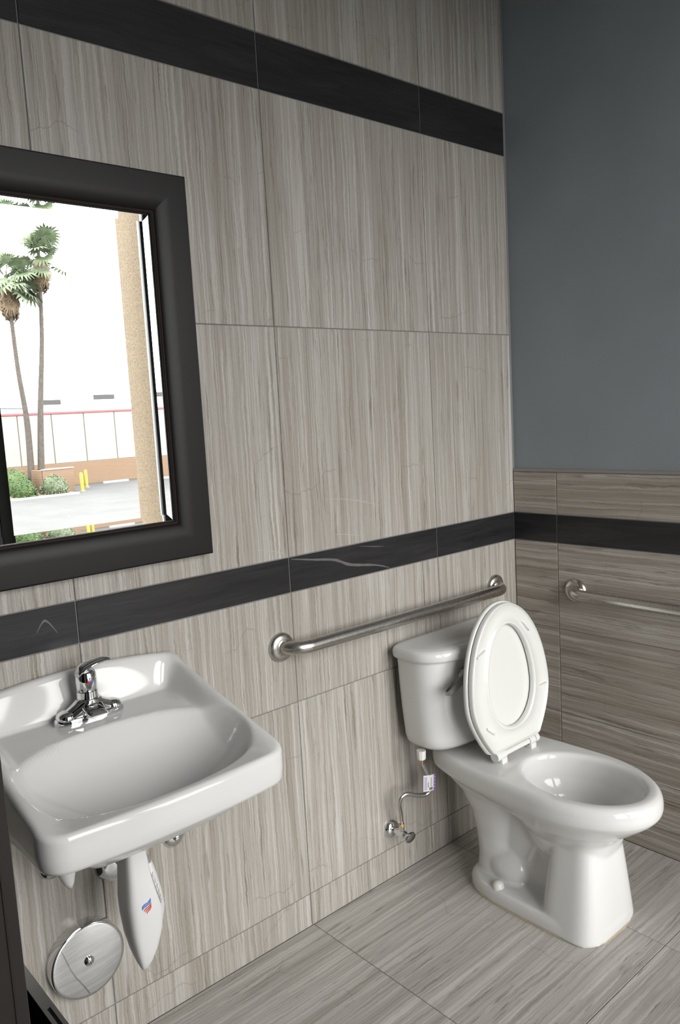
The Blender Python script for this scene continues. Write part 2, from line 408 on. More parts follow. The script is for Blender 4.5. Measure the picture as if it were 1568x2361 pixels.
q1 = [(ix0 + BW, yg, iz0 + BW), (ix1 - BW, yg, iz0 + BW), (ix1 - BW, yg, iz1 - BW), (ix0 + BW, yg, iz1 - BW)]
bk = lambda q: [(x, -.004, z) for x, y, z in q]
mk('glass', *loft([bk(q1), q1]), 'mirror', mir, smooth=False)
for k in range(4):
    j = (k + 1) % 4; a = [q0[k], q0[j], q1[j], q1[k]]
    mk('glass_bevel', *loft([bk(a), a]), 'mirror', mir, smooth=False)

# ------------------------------------------------------------------ sink
sx = -1.660
sink = thing('wall_sink', (sx, 0, .80), 'white porcelain wall-hung sink with a raised back ledge below the mirror', 'sink')
HX = .255
def sink_out(th, c=.285):
    """distance from (0,c) to the outline along angle th (F grows to the front)"""
    dx, df = cos(th), sin(th); lo, hi = 0, .6
    def inside(X, F):
        X = abs(X); fr = .476 - .016 * (X / HX) ** 2
        if X > HX or F < .001 or F > fr: return False
        r = .038
        if X > HX - r and F > fr - r: return (X - HX + r) ** 2 + (F - fr + r) ** 2 < r * r
        r = .022
        if X > HX - r and F < r: return (X - HX + r) ** 2 + (F - r) ** 2 < r * r
        return True
    for _ in range(40):
        m_ = (lo + hi) / 2
        if inside(m_ * dx, c + m_ * df): lo = m_
        else: hi = m_
    return lo
def sink_z(X, F):
    a = abs(X)
    deck = .853 - .046 * ss(.10, .44, F)
    side = .917 - .108 * max(0, F - .03) / .42
    z = deck + (max(side, deck) - deck) * ss(.196, .240, a)
    zt = .946 - .022 * (X / .25) ** 2
    z = z + (zt - z) * (1 - ss(.020, .060, F))
    # basin
    bx, bf = .226, .140
    fc = .305
    r = ((a / bx) ** 2.25 + (abs(F - fc) / bf) ** 2.25) ** (1 / 2.25)
    if r < 1.08:
        t = max(0., min(1., (1.08 - r) / 1.08)); dp = .122 * (1 - (1 - t) ** 1.75) * ss(-.02, .05, t) * ss(0, .035, t)
        z = z - dp
    return z
NA = 160; cF = .285
ths = [2 * pi * k / NA for k in range(NA)]; outs = [sink_out(t) for t in ths]
RR = .013
rings = []
fr = [k / 62 for k in range(1, 63)]
for f_ in fr:
    ring = []
    for t, o_ in zip(ths, outs):
        d = (o_ - RR) * f_; X, F = d * cos(t), cF + d * sin(t); ring.append((sx + X, -F, sink_z(X, F)))
    rings.append(ring)
def edge_ring(off, dz, zabs=None):
    ring = []
    for t, o_ in zip(ths, outs):
        d = o_ - RR; X, F = d * cos(t), cF + d * sin(t); z0 = sink_z(X, F)
        d2 = o_ - off; X, F = d2 * cos(t), cF + d2 * sin(t)
        ring.append((sx + X, -F, z0 + dz if zabs is None else zabs(X, F)))
    return ring
for a in (20, 40, 60, 80, 90):
    rings.append(edge_ring(RR * (1 - sin(radians(a))), -RR * (1 - cos(radians(a)))))
bot = lambda X, F: .737 - .004 * (1 - (X / HX) ** 2) * ss(.3, .45, F) - .035 * (1 - ss(0, .35, F))
rings.append(edge_ring(.0, 0, lambda X, F: bot(X, F) + .03))
rings.append(edge_ring(.0015, 0, lambda X, F: bot(X, F) + .010))
rings.append(edge_ring(.005, 0, lambda X, F: bot(X, F) + .003))
rings.append(edge_ring(.012, 0, bot))
for s_, zz in ((.84, .0), (.80, .002), (.74, .715), (.6, .685), (.4, .668), (.15, .662)):
    ring = []
    for t, o_ in zip(ths, outs):
        d = o_ * s_; X, F = d * cos(t), cF + d * sin(t); ring.append((sx + X, -max(F, .004), min(zz if zz > .1 else bot(X, F) + zz, sink_z(X, F) - .012)))
    rings.append(ring)
v, f = loft(rings, True, True)
mk('basin', v, f, 'porcelain', sink, angle=75)
zb = sink_z(0, .29)
mk('drain', *lathe([(.0, .002), (.012, .002), (.016, .0045), (.022, .005), (.026, .003), (.027, -.002)], (sx, -.29, zb), (0, 0, 1), 32), 'chrome', sink)

# faucet on the ledge
fx, fy, fz = -1.664, -.090, .8525
fau = thing('faucet', (fx, fy, fz), 'chrome single-lever faucet with red and blue dots on the sink ledge', 'faucet')
def oval(hx, hy, z, n=48, e=.8, cx=0, cy=0):
    return [(fx + cx + hx * sgp(cos(2 * pi * k / n), e), fy + cy + hy * sgp(sin(2 * pi * k / n), e), fz + z) for k in range(n)]
mk('base_plate', *loft([oval(.078, .026, 0), oval(.078, .026, .008), oval(.0765, .0245, .0125), oval(.072, .021, .0145)]), 'chrome', fau)
mk('base_body', *loft([oval(.071, .0225, .0135, 48, .9), oval(.068, .0235, .019, 48, .95), oval(.056, .0245, .026, 48, 1), oval(.042, .0255, .033, 48, 1), oval(.031, .026, .040, 48, 1), oval(.027, .025, .045, 48, 1)]), 'chrome', fau, angle=70)
for s_ in (-1, 1):
    mk('base_wing', *loft([oval(.0205, .0225, .012, 32, .95, s_ * .0525), oval(.021, .0225, .018, 32, .95, s_ * .0525), oval(.0185, .020, .0235, 32, .95, s_ * .0515), oval(.0125, .0145, .0272, 32, 1, s_ * .050), oval(.004, .005, .0285, 32, 1, s_ * .049)]), 'chrome', fau, angle=60)
# spout: flat-topped, runs forward over the bowl
def spsec(y, hw, z0, z1, r=.006):
    p = [(-hw, z0), (hw, z0), (hw, z1 - r), (hw - r, z1), (-hw + r, z1), (-hw, z1 - r)]
    return [(fx + a, fy + y, fz + b) for a, b in p]
mk('spout', *loft([spsec(.015, .024, .010, .046), spsec(-.010, .025, .010, .043), spsec(-.026, .024, .012, .036), spsec(-.044, .021, .016, .030), spsec(-.050, .018, .018, .026)]), 'chrome', fau, angle=50)
mk('body', *lathe([(.027, .010), (.0255, .030), (.0235, .042), (.0225, .060)], (fx + .002, fy + .006, fz), (0, 0, 1)), 'chrome', fau)
cap = mk('cartridge_cap', *lathe([(.0215, .0605), (.0225, .0615), (.0225, .085), (.0215, .097), (.018, .105), (.011, .109), (.003, .110)], (fx + .002, fy + .006, fz), (0, 0, 1)), 'chrome', fau, angle=60)
lp = spline([(-.020, .098, .012), (-.008, .110, .021), (.015, .1165, .020), (.040, .119, .0165), (.054, .117, .0125), (.058, .1155, .005)], 5)
lr = []
for p in lp:
    lr.append([(fx + p.x + .002, fy + .006 + p.z * cos(2 * pi * k / 16), fz + p.y + min(.006, p.z * .35) * sin(2 * pi * k / 16)) for k in range(16)])
lev = mk('lever', *loft(lr), 'chrome', fau, angle=70)
for m_, az in (('red', -100), ('blue', -84)):
    a = radians(az); c = Vector((fx + .002 + .0222 * cos(a), fy + .006 + .0222 * sin(a), fz + .083))
    mk(m_ + '_dot', *lathe([(.0034, 0), (.0032, .0012), (.001, .0016)], c, (cos(a), sin(a), 0), 14), m_, cap)

# under the sink: insulated trap cover, supply covers, escutcheons
trap = thing('drain_trap_cover', (-1.645, 0, .30), 'white plastic drain pipe cover with a small flag print under the sink', 'pipe cover')
TY = -.215
def sec(z, xl, xr, yf, yb, n=28, e=.72):
    cx, cy, hx, hy = (xl + xr) / 2, (yf + yb) / 2, (xr - xl) / 2, (yb - yf) / 2
    return [(cx + hx * sgp(cos(2 * pi * k / n), e), cy + hy * sgp(sin(2 * pi * k / n), e), z) for k in range(n)]
tshell = mk('trap_shell', *loft([sec(.70, -1.674, -1.626, TY - .02, TY + .035, e=.5), sec(.58, -1.674, -1.626, TY - .022, TY + .04, e=.5), sec(.53, -1.677, -1.620, TY - .026, TY + .045, e=.5), sec(.48, -1.680, -1.608, TY - .028, TY + .05, e=.5),
      sec(.44, -1.679, -1.600, TY - .028, TY + .05, e=.5), sec(.40, -1.676, -1.604, TY - .026, TY + .045, e=.5), sec(.36, -1.669, -1.617, TY - .022, TY + .035, e=.55), sec(.335, -1.663, -1.632, TY - .018, TY + .02, e=.6), sec(.320, -1.658, -1.642, TY - .012, TY + .008, e=.7), sec(.315, -1.655, -1.648, TY - .006, TY + .002, e=.8)]), 'plastic', trap, angle=50)
mk('elbow_cover', *loft([sec(.545, -1.636, -1.604, TY - .005, TY + .06, e=.95), sec(.51, -1.640, -1.594, TY - .012, TY + .08, e=.95), sec(.47, -1.644, -1.586, TY - .018, TY + .09, e=.95), sec(.435, -1.644, -1.582, TY - .018, TY + .09, e=.95), sec(.40, -1.645, -1.590, TY - .014, TY + .08, e=.95), sec(.36, -1.65, -1.61, TY - .01, TY + .06, e=.95), sec(.335, -1.655, -1.635, TY, TY + .03, e=.95)]), 'plastic', trap, angle=65)
mk('trap_arm', *tube(spline([(-1.625, TY + .05, .47), (-1.605, TY + .10, .475), (-1.588, -.06, .47), (-1.585, -.012, .47)], 6), .026, 24), 'plastic', trap)
mk('escutcheon', *lathe([(.050, .0), (.049, .006), (.040, .013), (.030, .016)], (-1.602, .0, .458), (0, -1, 0), 40), 'chrome', trap)
tie = []
for k in range(22):
    t = k / 21; p = Vector((-1.622 + .016 * t, TY - .024 - .006 * sin(pi * t), .535 - .075 * t)); tie.append(p + Vector((.0016 * cos(k * 1.7), .0, .0016 * sin(k * 1.7))))
mk('zip_seam', *tube(tie, .0022, 8), 'plastic', tshell)
def ribbon(x0, x1, z0, z1, y, m, nm, par, amp=.0012):
    v = []; f = []; n = 8
    for k in range(n + 1):
        t = k / n; x = x0 + (x1 - x0) * t; dz = amp * sin(t * 7)
        for yy in (y, y + .002):
            v += [(x, yy, z0 + dz + .010 * t), (x, yy, z1 + dz + .010 * t)]
    for k in range(n):
        a = 4 * k; b = a + 4; f += [(a, b, b + 1, a + 1), (a + 2, a + 3, b + 3, b + 2), (a, a + 2, b + 2, b), (a + 1, b + 1, b + 3, a + 3)]
    f += [(0, 1, 3, 2), (4 * n, 4 * n + 2, 4 * n + 3, 4 * n + 1)]
    mk(nm, v, f, m, par, smooth=False)
yl = TY - .0292
for k in range(2): ribbon(-1.655, -1.634, .4645 + .0045 * k, .4672 + .0045 * k, yl, 'flagblue', 'flag_stripe', tshell)
for k in range(3): ribbon(-1.651 + .003 * k, -1.634, .4595 - .0038 * k, .4620 - .0038 * k, yl, 'flagred', 'flag_stripe', tshell)

sc1 = thing('supply_cover', (-1.795, -.16, .52), 'white plastic cone cover over a water supply under the sink', 'pipe cover')
mk('cone_cover', *loft([sec(z_ + .010, c_ - h_ + .018, c_ + h_ + .018, -.160 - h_, -.160 + h_, e=1) for z_, c_, h_ in ((.72, -1.802, .034), (.66, -1.802, .034), (.60, -1.798, .029), (.56, -1.793, .019), (.535, -1.790, .011), (.522, -1.788, .004))]), 'plastic', sc1, angle=65)
for nm, x, z, lab in (('supply_escutcheon', -1.444, .454, 'chrome pipe escutcheon on the wall nearest the toilet under the sink'), ('supply_escutcheon', -1.750, .506, 'chrome and white pipe escutcheon on the wall behind the cone cover')):
    e = thing(nm, (x, 0, z), lab, 'pipe fitting', 'supply escutcheons under the sink')
    mk('wall_plate', *lathe([(.030, 0), (.0295, .005), (.024, .011), (.012, .0135)], (x, 0, z), (0, -1, 0), 36), 'chrome', e)
    mk('stub_pipe', *lathe([(.009, .010), (.009, .024), (.006, .026)], (x, 0, z), (0, -1, 0), 20), 'plastic' if x < -1.7 else 'chrome', e)

# clean-out cover plate
cc = (-1.698, 0, .262)
co = thing('cleanout_cover', cc, 'round polished chrome clean-out cover plate on the wall under the sink', 'cover plate')
mk('plate', *lathe([(.088, 0), (.0882, .026), (.0874, .0285), (.0858, .0296), (.08, .0301), (.04, .0310), (.001, .0312)], cc, (0, -1, 0), 96), 'chrome', co, angle=30)
sc_ = mk('screw', *lathe([(.0115, .030), (.0112, .0335), (.008, .0365), (.003, .038)], cc, (0, -1, 0), 28), 'chrome', co)
for a in (20, 110):
    d = Vector((cos(radians(a)), 0, sin(radians(a)))) * .006; c = Vector(cc) + Vector((0, -.0378, 0))
    mk('screw_slot', *tube([c - d, c + d], .0010, 6), 'ink', sc_)

# ------------------------------------------------------------------ grab bars
def grab_bar(name, a, b, nrm, label):
    a, b, nrm = Vector(a), Vector(b), Vector(nrm); d = (b - a).normalized(); off = .059; r = .062
    t = thing(name, a, label, 'grab bar', 'stainless grab bars')
    pts = [a + nrm * .008]
    cen = a + nrm * (off - r) + d * r
    for k in range(0, 13):
        an = radians(90 * k / 12); pts.append(a + d * (r - r * cos(an)) + nrm * (max(off - r, 0) + r * sin(an) - max(0, r - off)))
    cen = b
    for k in range(0, 13):
        an = radians(90 - 90 * k / 12); pts.append(b - d * (r - r * cos(an)) + nrm * (max(off - r, 0) + r * sin(an) - max(0, r - off)))
    pts.append(b + nrm * .008)
    mk('bar', *tube(pts, .019, 32), 'brushed', t, angle=70)
    for p in (a, b):
        mk('flange', *lathe([(.0405, 0), (.0405, .006), (.0385, .0105), (.033, .0145), (.027, .0165), (.0215, .017)], p, nrm, 56), 'brushed', t, angle=60)
    return t
grab_bar('grab_bar', (-1.074, 0, .852), (-.126, 0, .846), (0, -1, 0), 'brushed steel grab bar on the light wall between sink and toilet')
grab_bar('grab_bar', (0, -.249, .838), (0, -1.22, .838), (-1, 0, 0), 'brushed steel grab bar on the brown wall beside the toilet')

# ------------------------------------------------------------------ toilet
tx = -.440
toi = thing('toilet', (tx, 0, 0), 'white two-piece toilet with its seat and lid raised in the corner', 'toilet')
def egg(z, hw, Fb, Ff, Fc, n=72, ef=1.0, eb=1.0, ex=1.0, sh=0.0):
    r = []
    for k in range(n):
        t = 2 * pi * k / n; s_ = sin(t); X = hw * sgp(cos(t), ex)
        F = Fc + (Ff - Fc) * sgp(s_, ef) if s_ >= 0 else Fc + (Fc - Fb) * sgp(s_, eb)
        r.append((tx + X + sh, -F, z))
    return r
def shell(z, hw, Fb, Ff, Fc=.50, n=72):
    r = []
    for k in range(n):
        t = 2 * pi * k / n; s_ = sin(t)
        if s_ >= 0: X = hw * cos(t); F = Fc + (Ff - Fc) * s_
        else: q_ = abs(s_) ** .45; X = hw * sgp(cos(t), .45) * (1 - .13 * q_ ** 1.4); F = Fc - (Fc - Fb) * q_
        r.append((tx + X, -F, z))
    return r
bowl = [egg(.14, .050, .40, .57, .48), egg(.20, .085, .37, .62, .48), egg(.25, .105, .355, .62, .48), egg(.285, .134, .325, .655, .49), egg(.308, .152, .29, .690, .50), shell(.332, .166, .20, .722), shell(.350, .177, .10, .744),
        shell(.365, .185, .055, .756), shell(.380, .187, .045, .759), shell(.400, .186, .045, .757), shell(.412, .182, .048, .752), shell(.4205, .172, .058, .740), shell(.4205, .160, .08, .727)]
cavity = [egg(.45, .1445, .347, .721, .535), egg(.4205, .1435, .348, .720, .535), egg(.4165, .137, .354, .715, .535), egg(.408, .1335, .358, .711, .535), egg(.39, .132, .361, .708, .535), egg(.35, .127, .372, .695, .535), egg(.30, .112, .395, .668, .535), egg(.26, .090, .432, .628, .53), egg(.23, .066, .455, .59, .52), egg(.208, .038, .48, .55, .51), egg(.20, .012, .50, .52, .51)]
base = [egg(.0, .137, .178, .646, .42, ef=.5, eb=.62, ex=.55, sh=-.007), egg(.028, .137, .178, .646, .42, ef=.5, eb=.62, ex=.55, sh=-.007), egg(.040, .133, .182, .642, .42, ef=.5, eb=.62, ex=.55, sh=-.007), egg(.046, .130, .19, .633, .42, ef=.5, eb=.62, ex=.55, sh=-.007)]
colm = [egg(.0, .137, .455, .646, .55, ef=.55, eb=.45, ex=.55, sh=-.007), egg(.10, .121, .462, .638, .55, ef=.55, eb=.45, ex=.55, sh=-.007), egg(.20, .105, .472, .629, .55, ef=.55, eb=.45, ex=.55, sh=-.007), egg(.30, .087, .48, .620, .55, ef=.55, eb=.45, ex=.55, sh=-.007), egg(.335, .083, .48, .615, .55, ef=.55, eb=.45, ex=.55, sh=-.007)]
neck = [egg(.02, .098, .182, .36, .27, ex=.8, ef=.8, eb=.8), egg(.09, .085, .182, .34, .27, ex=.8, ef=.8, eb=.8), egg(.16, .080, .175, .32, .25, ex=.8, ef=.8, eb=.8), egg(.23, .088, .155, .33, .25, ex=.8, ef=.8, eb=.8), egg(.29, .104, .12, .35, .24, ex=.8, ef=.8, eb=.8), egg(.34, .128, .08, .355, .22, ex=.75, ef=.75, eb=.6), egg(.375, .158, .055, .355, .2, ex=.7, ef=.7, eb=.5)]
web = [egg(.02, .058, .22, .54, .40, ex=.5, ef=.5, eb=.5), egg(.30, .058, .22, .54, .40, ex=.5, ef=.5, eb=.5)]
def ball(c, r, n=20, m=12):
    rg = []
    for i in range(1, m):
        a = pi * i / m; rg.append([(c[0] + r[0] * sin(a) * cos(2 * pi * k / n), c[1] + r[1] * sin(a) * sin(2 * pi * k / n), c[2] - r[2] * cos(a)) for k in range(n)])
    return loft(rg)
fill = [egg(.22, .097, .47, .626, .55, ef=.7, eb=.7, ex=.7), egg(.27, .108, .46, .642, .55, ef=.75, eb=.7, ex=.75), egg(.305, .125, .45, .672, .55, ef=.85, eb=.7, ex=.85), egg(.33, .14, .44, .70, .55)]
pieces = [loft(fill), loft(bowl), loft(base), loft(colm), loft(neck), loft(web)]
for s_ in (-1, 1):
    pieces.append(ball((tx + s_ * .042, -.305, .078), (.055, .078, .062)))
    pieces.append(tube([(tx + s_ * .056, -.385, .13), (tx + s_ * .056, -.435, .23)], .009, 12))
ped = mk('bowl', *join(*pieces), 'porcelain', toi)
# drop the merge of coincident verts between pieces: remesh fuses everything into one ceramic body
cut = mk('cutter', *loft(cavity), 'porcelain')
m0 = ped.modifiers.new('a', 'REMESH'); m0.mode = 'VOXEL'; m0.voxel_size = .0045
mb = ped.modifiers.new('b', 'BOOLEAN'); mb.operation = 'DIFFERENCE'; mb.object = cut; mb.solver = 'EXACT'
bake_remesh(ped, .0038, 5)
bpy.data.objects.remove(cut)
cr = [egg(-.0005, .1378, .1773, .6468, .42, ef=.5, eb=.62, ex=.55, sh=-.007), egg(.0016, .1386, .1766, .6474, .42, ef=.5, eb=.62, ex=.55, sh=-.007), egg(.0030, .1368, .179, .6455, .42, ef=.5, eb=.62, ex=.55, sh=-.007)]
mk('caulk_line', *loft(cr), 'caulk', toi)
for s_ in (-1, 1):
    c_ = (tx + s_ * .120, -.318, .040)
    mk('bolt_cap', *lathe([(.0175, 0), (.0175, .010), (.0155, .018), (.010, .0235), (.002, .0255)], c_, (0, 0, 1), 28), 'seat', toi, angle=60)
# tank
def trect(z, hw, Fb, Ff, bow, r=.05, n=96):
    pts = []
    for k in range(n):
        t = 2 * pi * k / n; X = hw * sgp(cos(t), .42 if sin(t) > 0 else .3); s_ = sin(t)
        F = (Fb + Ff) / 2 + (Ff - Fb) / 2 * sgp(s_, .55 if s_ > 0 else .25)
        if s_ > 0: F -= bow * (X / hw) ** 2 * 1.0
        pts.append((tx + X, -F, z))
    return pts
tank_r = [trect(.437, .170, .045, .165, .02), trect(.444, .192, .034, .188, .025), trect(.458, .206, .028, .201, .03), trect(.48, .213, .026, .207, .032), trect(.56, .221, .024, .211, .034), trect(.65, .227, .022, .214, .035), trect(.728, .231, .021, .216, .036)]
tank = mk('tank', *loft(tank_r), 'porcelain', toi, angle=60)
lid_r = [trect(.7285, .234, .018, .220, .037), trect(.731, .2395, .013, .2255, .038), trect(.738, .242, .011, .228, .038), trect(.752, .242, .011, .228, .038), trect(.760, .239, .014, .225, .038), trect(.7645, .232, .020, .217, .038), trect(.7665, .21, .04, .19, .035)]
mk('tank_lid', *loft(lid_r), 'porcelain', toi, angle=60)
# flush lever
lv0 = Vector((-.565, -.222, .688))
lever = mk('flush_lever', *join(lathe([(.0, 0), (.015, .0), (.0165, .005), (.013, .011), (.004, .013)], lv0 + Vector((0, .014, 0)), (0, -1, 0), 24),
    loft([[(lv0.x + a - .0, lv0.y - .004 - b - yb, lv0.z + h + zc) for b, h in ((-.004, hh), (.004, hh * .7), (.005, -hh * .6), (-.004, -hh))] for a, yb, hh, zc in ((.030, .0, .020, .012), (.0, .006, .023, .004), (-.025, .009, .023, -.006), (-.055, .009, .020, -.019), (-.082, .005, .012, -.032), (-.090, -.001, .006, -.036))])), 'lever', toi, angle=35)
# seat and lid, raised
LEAN = radians(5.2); H0 = Vector((tx - .001, -.303, .449))
def sp(u, v_, d): return tuple(H0 + Vector((u, v_ * sin(LEAN) - d * cos(LEAN), v_ * cos(LEAN) + d * sin(LEAN))))
def outline(n, w0, wm, vm, vt, v0, e0=1.7, et=2.0):
    pts = []
    for k in range(n):   # half outline from bottom centre, along the flat end, round to the tip
        t = k / (n - 1); pts.append(t)
    half = []
    nb = n // 8
    for k in range(nb): half.append((w0 * k / nb, v0))
    for k in range(n - nb + 1):
        t = k / (n - nb); a = t * pi
        v_ = v0 + (vt - v0) * (1 - cos(a)) / 2
        if v_ < vm: w_ = wm - (wm - w0) * ((vm - v_) / (vm - v0)) ** e0
        else: w_ = wm * max(0., 1 - ((v_ - vm) / (vt - vm)) ** et) ** (1 / et if et > 2 else .5)
        half.append((w_, v_))
    full = half[:-1] + [half[-1]] + [(-a, b) for a, b in reversed(half[1:-1])]
    return full
def hole(n, hw, v0, v1, vc, cnt):
    pts = []
    for k in range(cnt):
        t = 2 * pi * k / cnt - pi / 2
        s_ = sin(t); v_ = vc + (v1 - vc) * s_ if s_ > 0 else vc + (vc - v0) * s_
        pts.append((hw * cos(t), v_))
    return pts
OUT = outline(60, .112, .187, .165, .438, .006)
NN = len(OUT); HOL = hole(0, .108, .064, .374, .190, NN)
# align hole points with outline by angle about (0,.2)
def by_angle(P, angs):
    A = [(math.atan2(b - .2, a), a, b) for a, b in P]; A.sort(); ext = [(x - 2 * pi, a, b) for x, a, b in A] + A + [(x + 2 * pi, a, b) for x, a, b in A]
    r = []
    for g in angs:
        for i in range(len(ext) - 1):
            if ext[i][0] <= g < ext[i + 1][0]:
                t = (g - ext[i][0]) / (ext[i + 1][0] - ext[i][0] + 1e-12); r.append((ext[i][1] + (ext[i + 1][1] - ext[i][1]) * t, ext[i][2] + (ext[i + 1][2] - ext[i][2]) * t)); break
    return r
ANG = [-pi + 2 * pi * (k + .5) / 144 for k in range(144)]
OA = by_angle(OUT, ANG); HA = by_angle(HOL, ANG)
def mixo(f_, d, sc=1.0):
    return [sp((a * (1 - f_) + c * f_) * sc, ((b * (1 - f_) + e * f_) - .2) * sc + .2, d) for (a, b), (c, e) in zip(OA, HA)]
prof_s = [(0, .002), (0.0, .012), (.025, .0160), (.07, .0175), (.10, .0150), (.13, .0128), (.5, .0118), (.80, .0128), (.855, .0175), (.91, .019), (.965, .0175), (1.0, .013), (1.0, .002)]
seat = mk('seat', *loft([mixo(a, b) for a, b in prof_s], closed=True), 'seat', toi, angle=55)
lidm = mk('seat_cover', *loft([mixo(.30, -.021, 1.015), mixo(.06, -.0195, 1.015), mixo(0, -.015, 1.022), mixo(0, -.005, 1.022), mixo(.03, -.002, 1.015), mixo(.3, -.002, 1.015), mixo(.95, -.003, 1.0)]), 'seat', toi, angle=55)
for (u, v_, ang) in ((-.126, .312, 18), (.096, .350, -52), (-.119, .080, -38), (.149, .148, 4)):
    a = radians(ang); d = Vector((cos(a), sin(a))); n2 = Vector((-d.y, d.x))
    r0 = []
    for t, hw, h in ((-.022, .0035, .0185), (-.012, .0045, .0205), (.014, .0045, .0185), (.024, .0035, .0125)):
        s_ = -1 if u > 0 else 1
        c = Vector((u, v_)) + d * t * s_
        r0.append([sp(c.x - n2.x * hw, c.y - n2.y * hw, .011), sp(c.x + n2.x * hw, c.y + n2.y * hw, .011), sp(c.x + n2.x * hw * .7, c.y + n2.y * hw * .7, h), sp(c.x - n2.x * hw * .7, c.y - n2.y * hw * .7, h)])
    mk('bumper', *loft(r0), 'seat', seat, angle=30)
# small maker's mark on the cover
for k in range(3):
    c = Vector((-.052 + .004 * k, .331 + .006 * k)); mk('mark', *join(loft([[sp(c.x + a, c.y + b, -.0032) for a, b in ((-.006, -.002), (.005, -.001), (.005, .001), (-.006, .0005))], [sp(c.x + a, c.y + b, -.0019) for a, b in ((-.006, -.002), (.005, -.001), (.005, .001), (-.006, .0005))]])), 'embossed', lidm, smooth=False)
# hinge
hb = H0 + Vector((0, -.006, -.006))
mk('hinge_bar', *tube([hb + Vector((-.082, 0, 0)), hb + Vector((.082, 0, 0))], .0085, 20), 'seat', toi)
for s_ in (-1, 1):
    hz = mk('hinge', *tube([hb + Vector((s_ * .060, 0, 0)), hb + Vector((s_ * .086, 0, 0))], .0125, 24), 'seat', toi)
    hl = hb + Vector((s_ * .092, .001, .001))
    mk('hinge_knuckle', *tube([hl + Vector((-s_ * .005, 0, 0)), hl + Vector((s_ * .012, 0, 0))], .0145, 24), 'seat', hz)
    mk('hinge_foot', *bevel_box(hb.x + s_ * .073 - .013, hb.x + s_ * .073 + .013, hb.y - .014, hb.y + .012, .417, .436, .003), 'seat', hz)

# water supply to the tank
vx, vz = -.690, .166
vlv = thing('stop_valve', (vx, 0, vz), 'chrome water stop valve with oval handle and bent supply tube behind the toilet', 'valve')
mk('escutcheon', *lathe([(.030, 0), (.0295, .005), (.024, .013), (.015, .0165), (.010, .017)], (vx, 0, vz), (0, -1, 0), 40), 'chrome', vlv)
mk('valve_body', *join(lathe([(.010, .012), (.010, .034), (.0125, .036), (.0125, .062), (.010, .066), (.008, .078)], (vx, 0, vz), (0, -1, 0), 24), lathe([(.0085, 0), (.0085, .018)], (vx, -.049, vz + .008), (0, 0, 1), 20)), 'chrome', vlv)
hd = Vector((0.10, -1, -.05)).normalized(); hx_, hy_ = frame_of(hd); hc = Vector((vx, -.078, vz))
hp = [(.55, 0), (1, .003), (1.02, .006), (.9, .010), (.4, .0115)]
mk('handle', *loft([[tuple(hc + hd * h + hx_ * (.0245 * s_ * cos(2 * pi * k / 36)) + hy_ * (.0155 * s_ * sin(2 * pi * k / 36))) for k in range(36)] for s_, h in hp]), 'chrome', vlv)
mk('compression_nut', *join(lathe([(.0095, 0), (.0095, .010)], (vx, -.049, vz + .024), (0, 0, 1), 6), lathe([(.0062, .0), (.0062, .010)], (vx, -.049, vz + .034), (0, 0, 1), 16)), 'brass', vlv, angle=25)
tp = spline([(vx, -.049, vz + .036), (vx - .004, -.052, .235), (vx - .014, -.058, .268), (vx - .012, -.064, .294), (vx + .010, -.070, .300), (vx + .045, -.078, .285), (vx + .078, -.086, .279), (vx + .092, -.092, .296), (vx + .088, -.096, .325), (vx + .070, -.10, .365), (vx + .052, -.10, .398)], 6)
mk('supply_tube', *tube(tp, .0066, 16), 'braid', vlv)
mk('brass_ferrule', *lathe([(.0072, .396), (.0072, .410)], (vx + .050, -.10, 0), (0, 0, 1), 16), 'brass', vlv)
mk('coupling_nut', *lathe([(.011, .408), (.0135, .411), (.0145, .432), (.0145, .438)], (vx + .050, -.10, 0), (0, 0, 1), 10), 'seat', vlv, angle=25)
# paper tag on the tube
tg0 = Vector((-.611, -.104, .322))
ptag = thing('paper_tag', tg0, 'small white and purple paper tag hanging on the supply tube', 'tag')
ux = Vector((.93, -.36, -.02)).normalized(); uz = Vector((-.22, 0, 1)); uz = (uz - ux * uz.dot(ux)).normalized(); un = ux.cross(uz)
if un.y > 0: un = -un
def tagq(u0, u1, w0, w1, d0, d1, bend=0.0):
    c = lambda u, w_, d: tuple(tg0 + ux * u + uz * w_ + un * (d - bend * (u / .02) ** 2 * .003))
    us = [u0 + (u1 - u0) * k / 6 for k in range(7)]
    return loft([[c(u, w0, d0), c(u, w1, d0), c(u, w1, d1), c(u, w0, d1)] for u in us])
sheet = mk('sheet', *tagq(-.021, .021, -.027, .027, 0, .0006, 1), 'paper', ptag, smooth=False)
mk('purple_strip', *tagq(.0135, .0208, -.0265, .0268, .0003, .0009, 1), 'purple', sheet, smooth=False)
for k in range(4): mk('strip_mark', *tagq(.0158, .0186, -.019 + .011 * k, -.012 + .011 * k, .0005, .0011, 1), 'lilac', sheet, smooth=False)
mk('lilac_strip', *tagq(-.0185, -.0095, -.0225, .0225, .0003, .0009, 1), 'lilac', sheet, smooth=False)
mk('print_line', *tagq(.003, .0045, -.012, .018, .0003, .0009, 1), 'ink', sheet, smooth=False)
mk('print_line', *tagq(-.0065, -.0048, -.014, .004, .0003, .0009, 1), 'ink', sheet, smooth=False)
for k in range(6): mk('code_bar', *tagq(-.002 + .002 * k, -.0008 + .002 * k + .0004 * (k % 2), -.0235, -.0145, .0003, .0009, 1), 'ink', sheet, smooth=False)

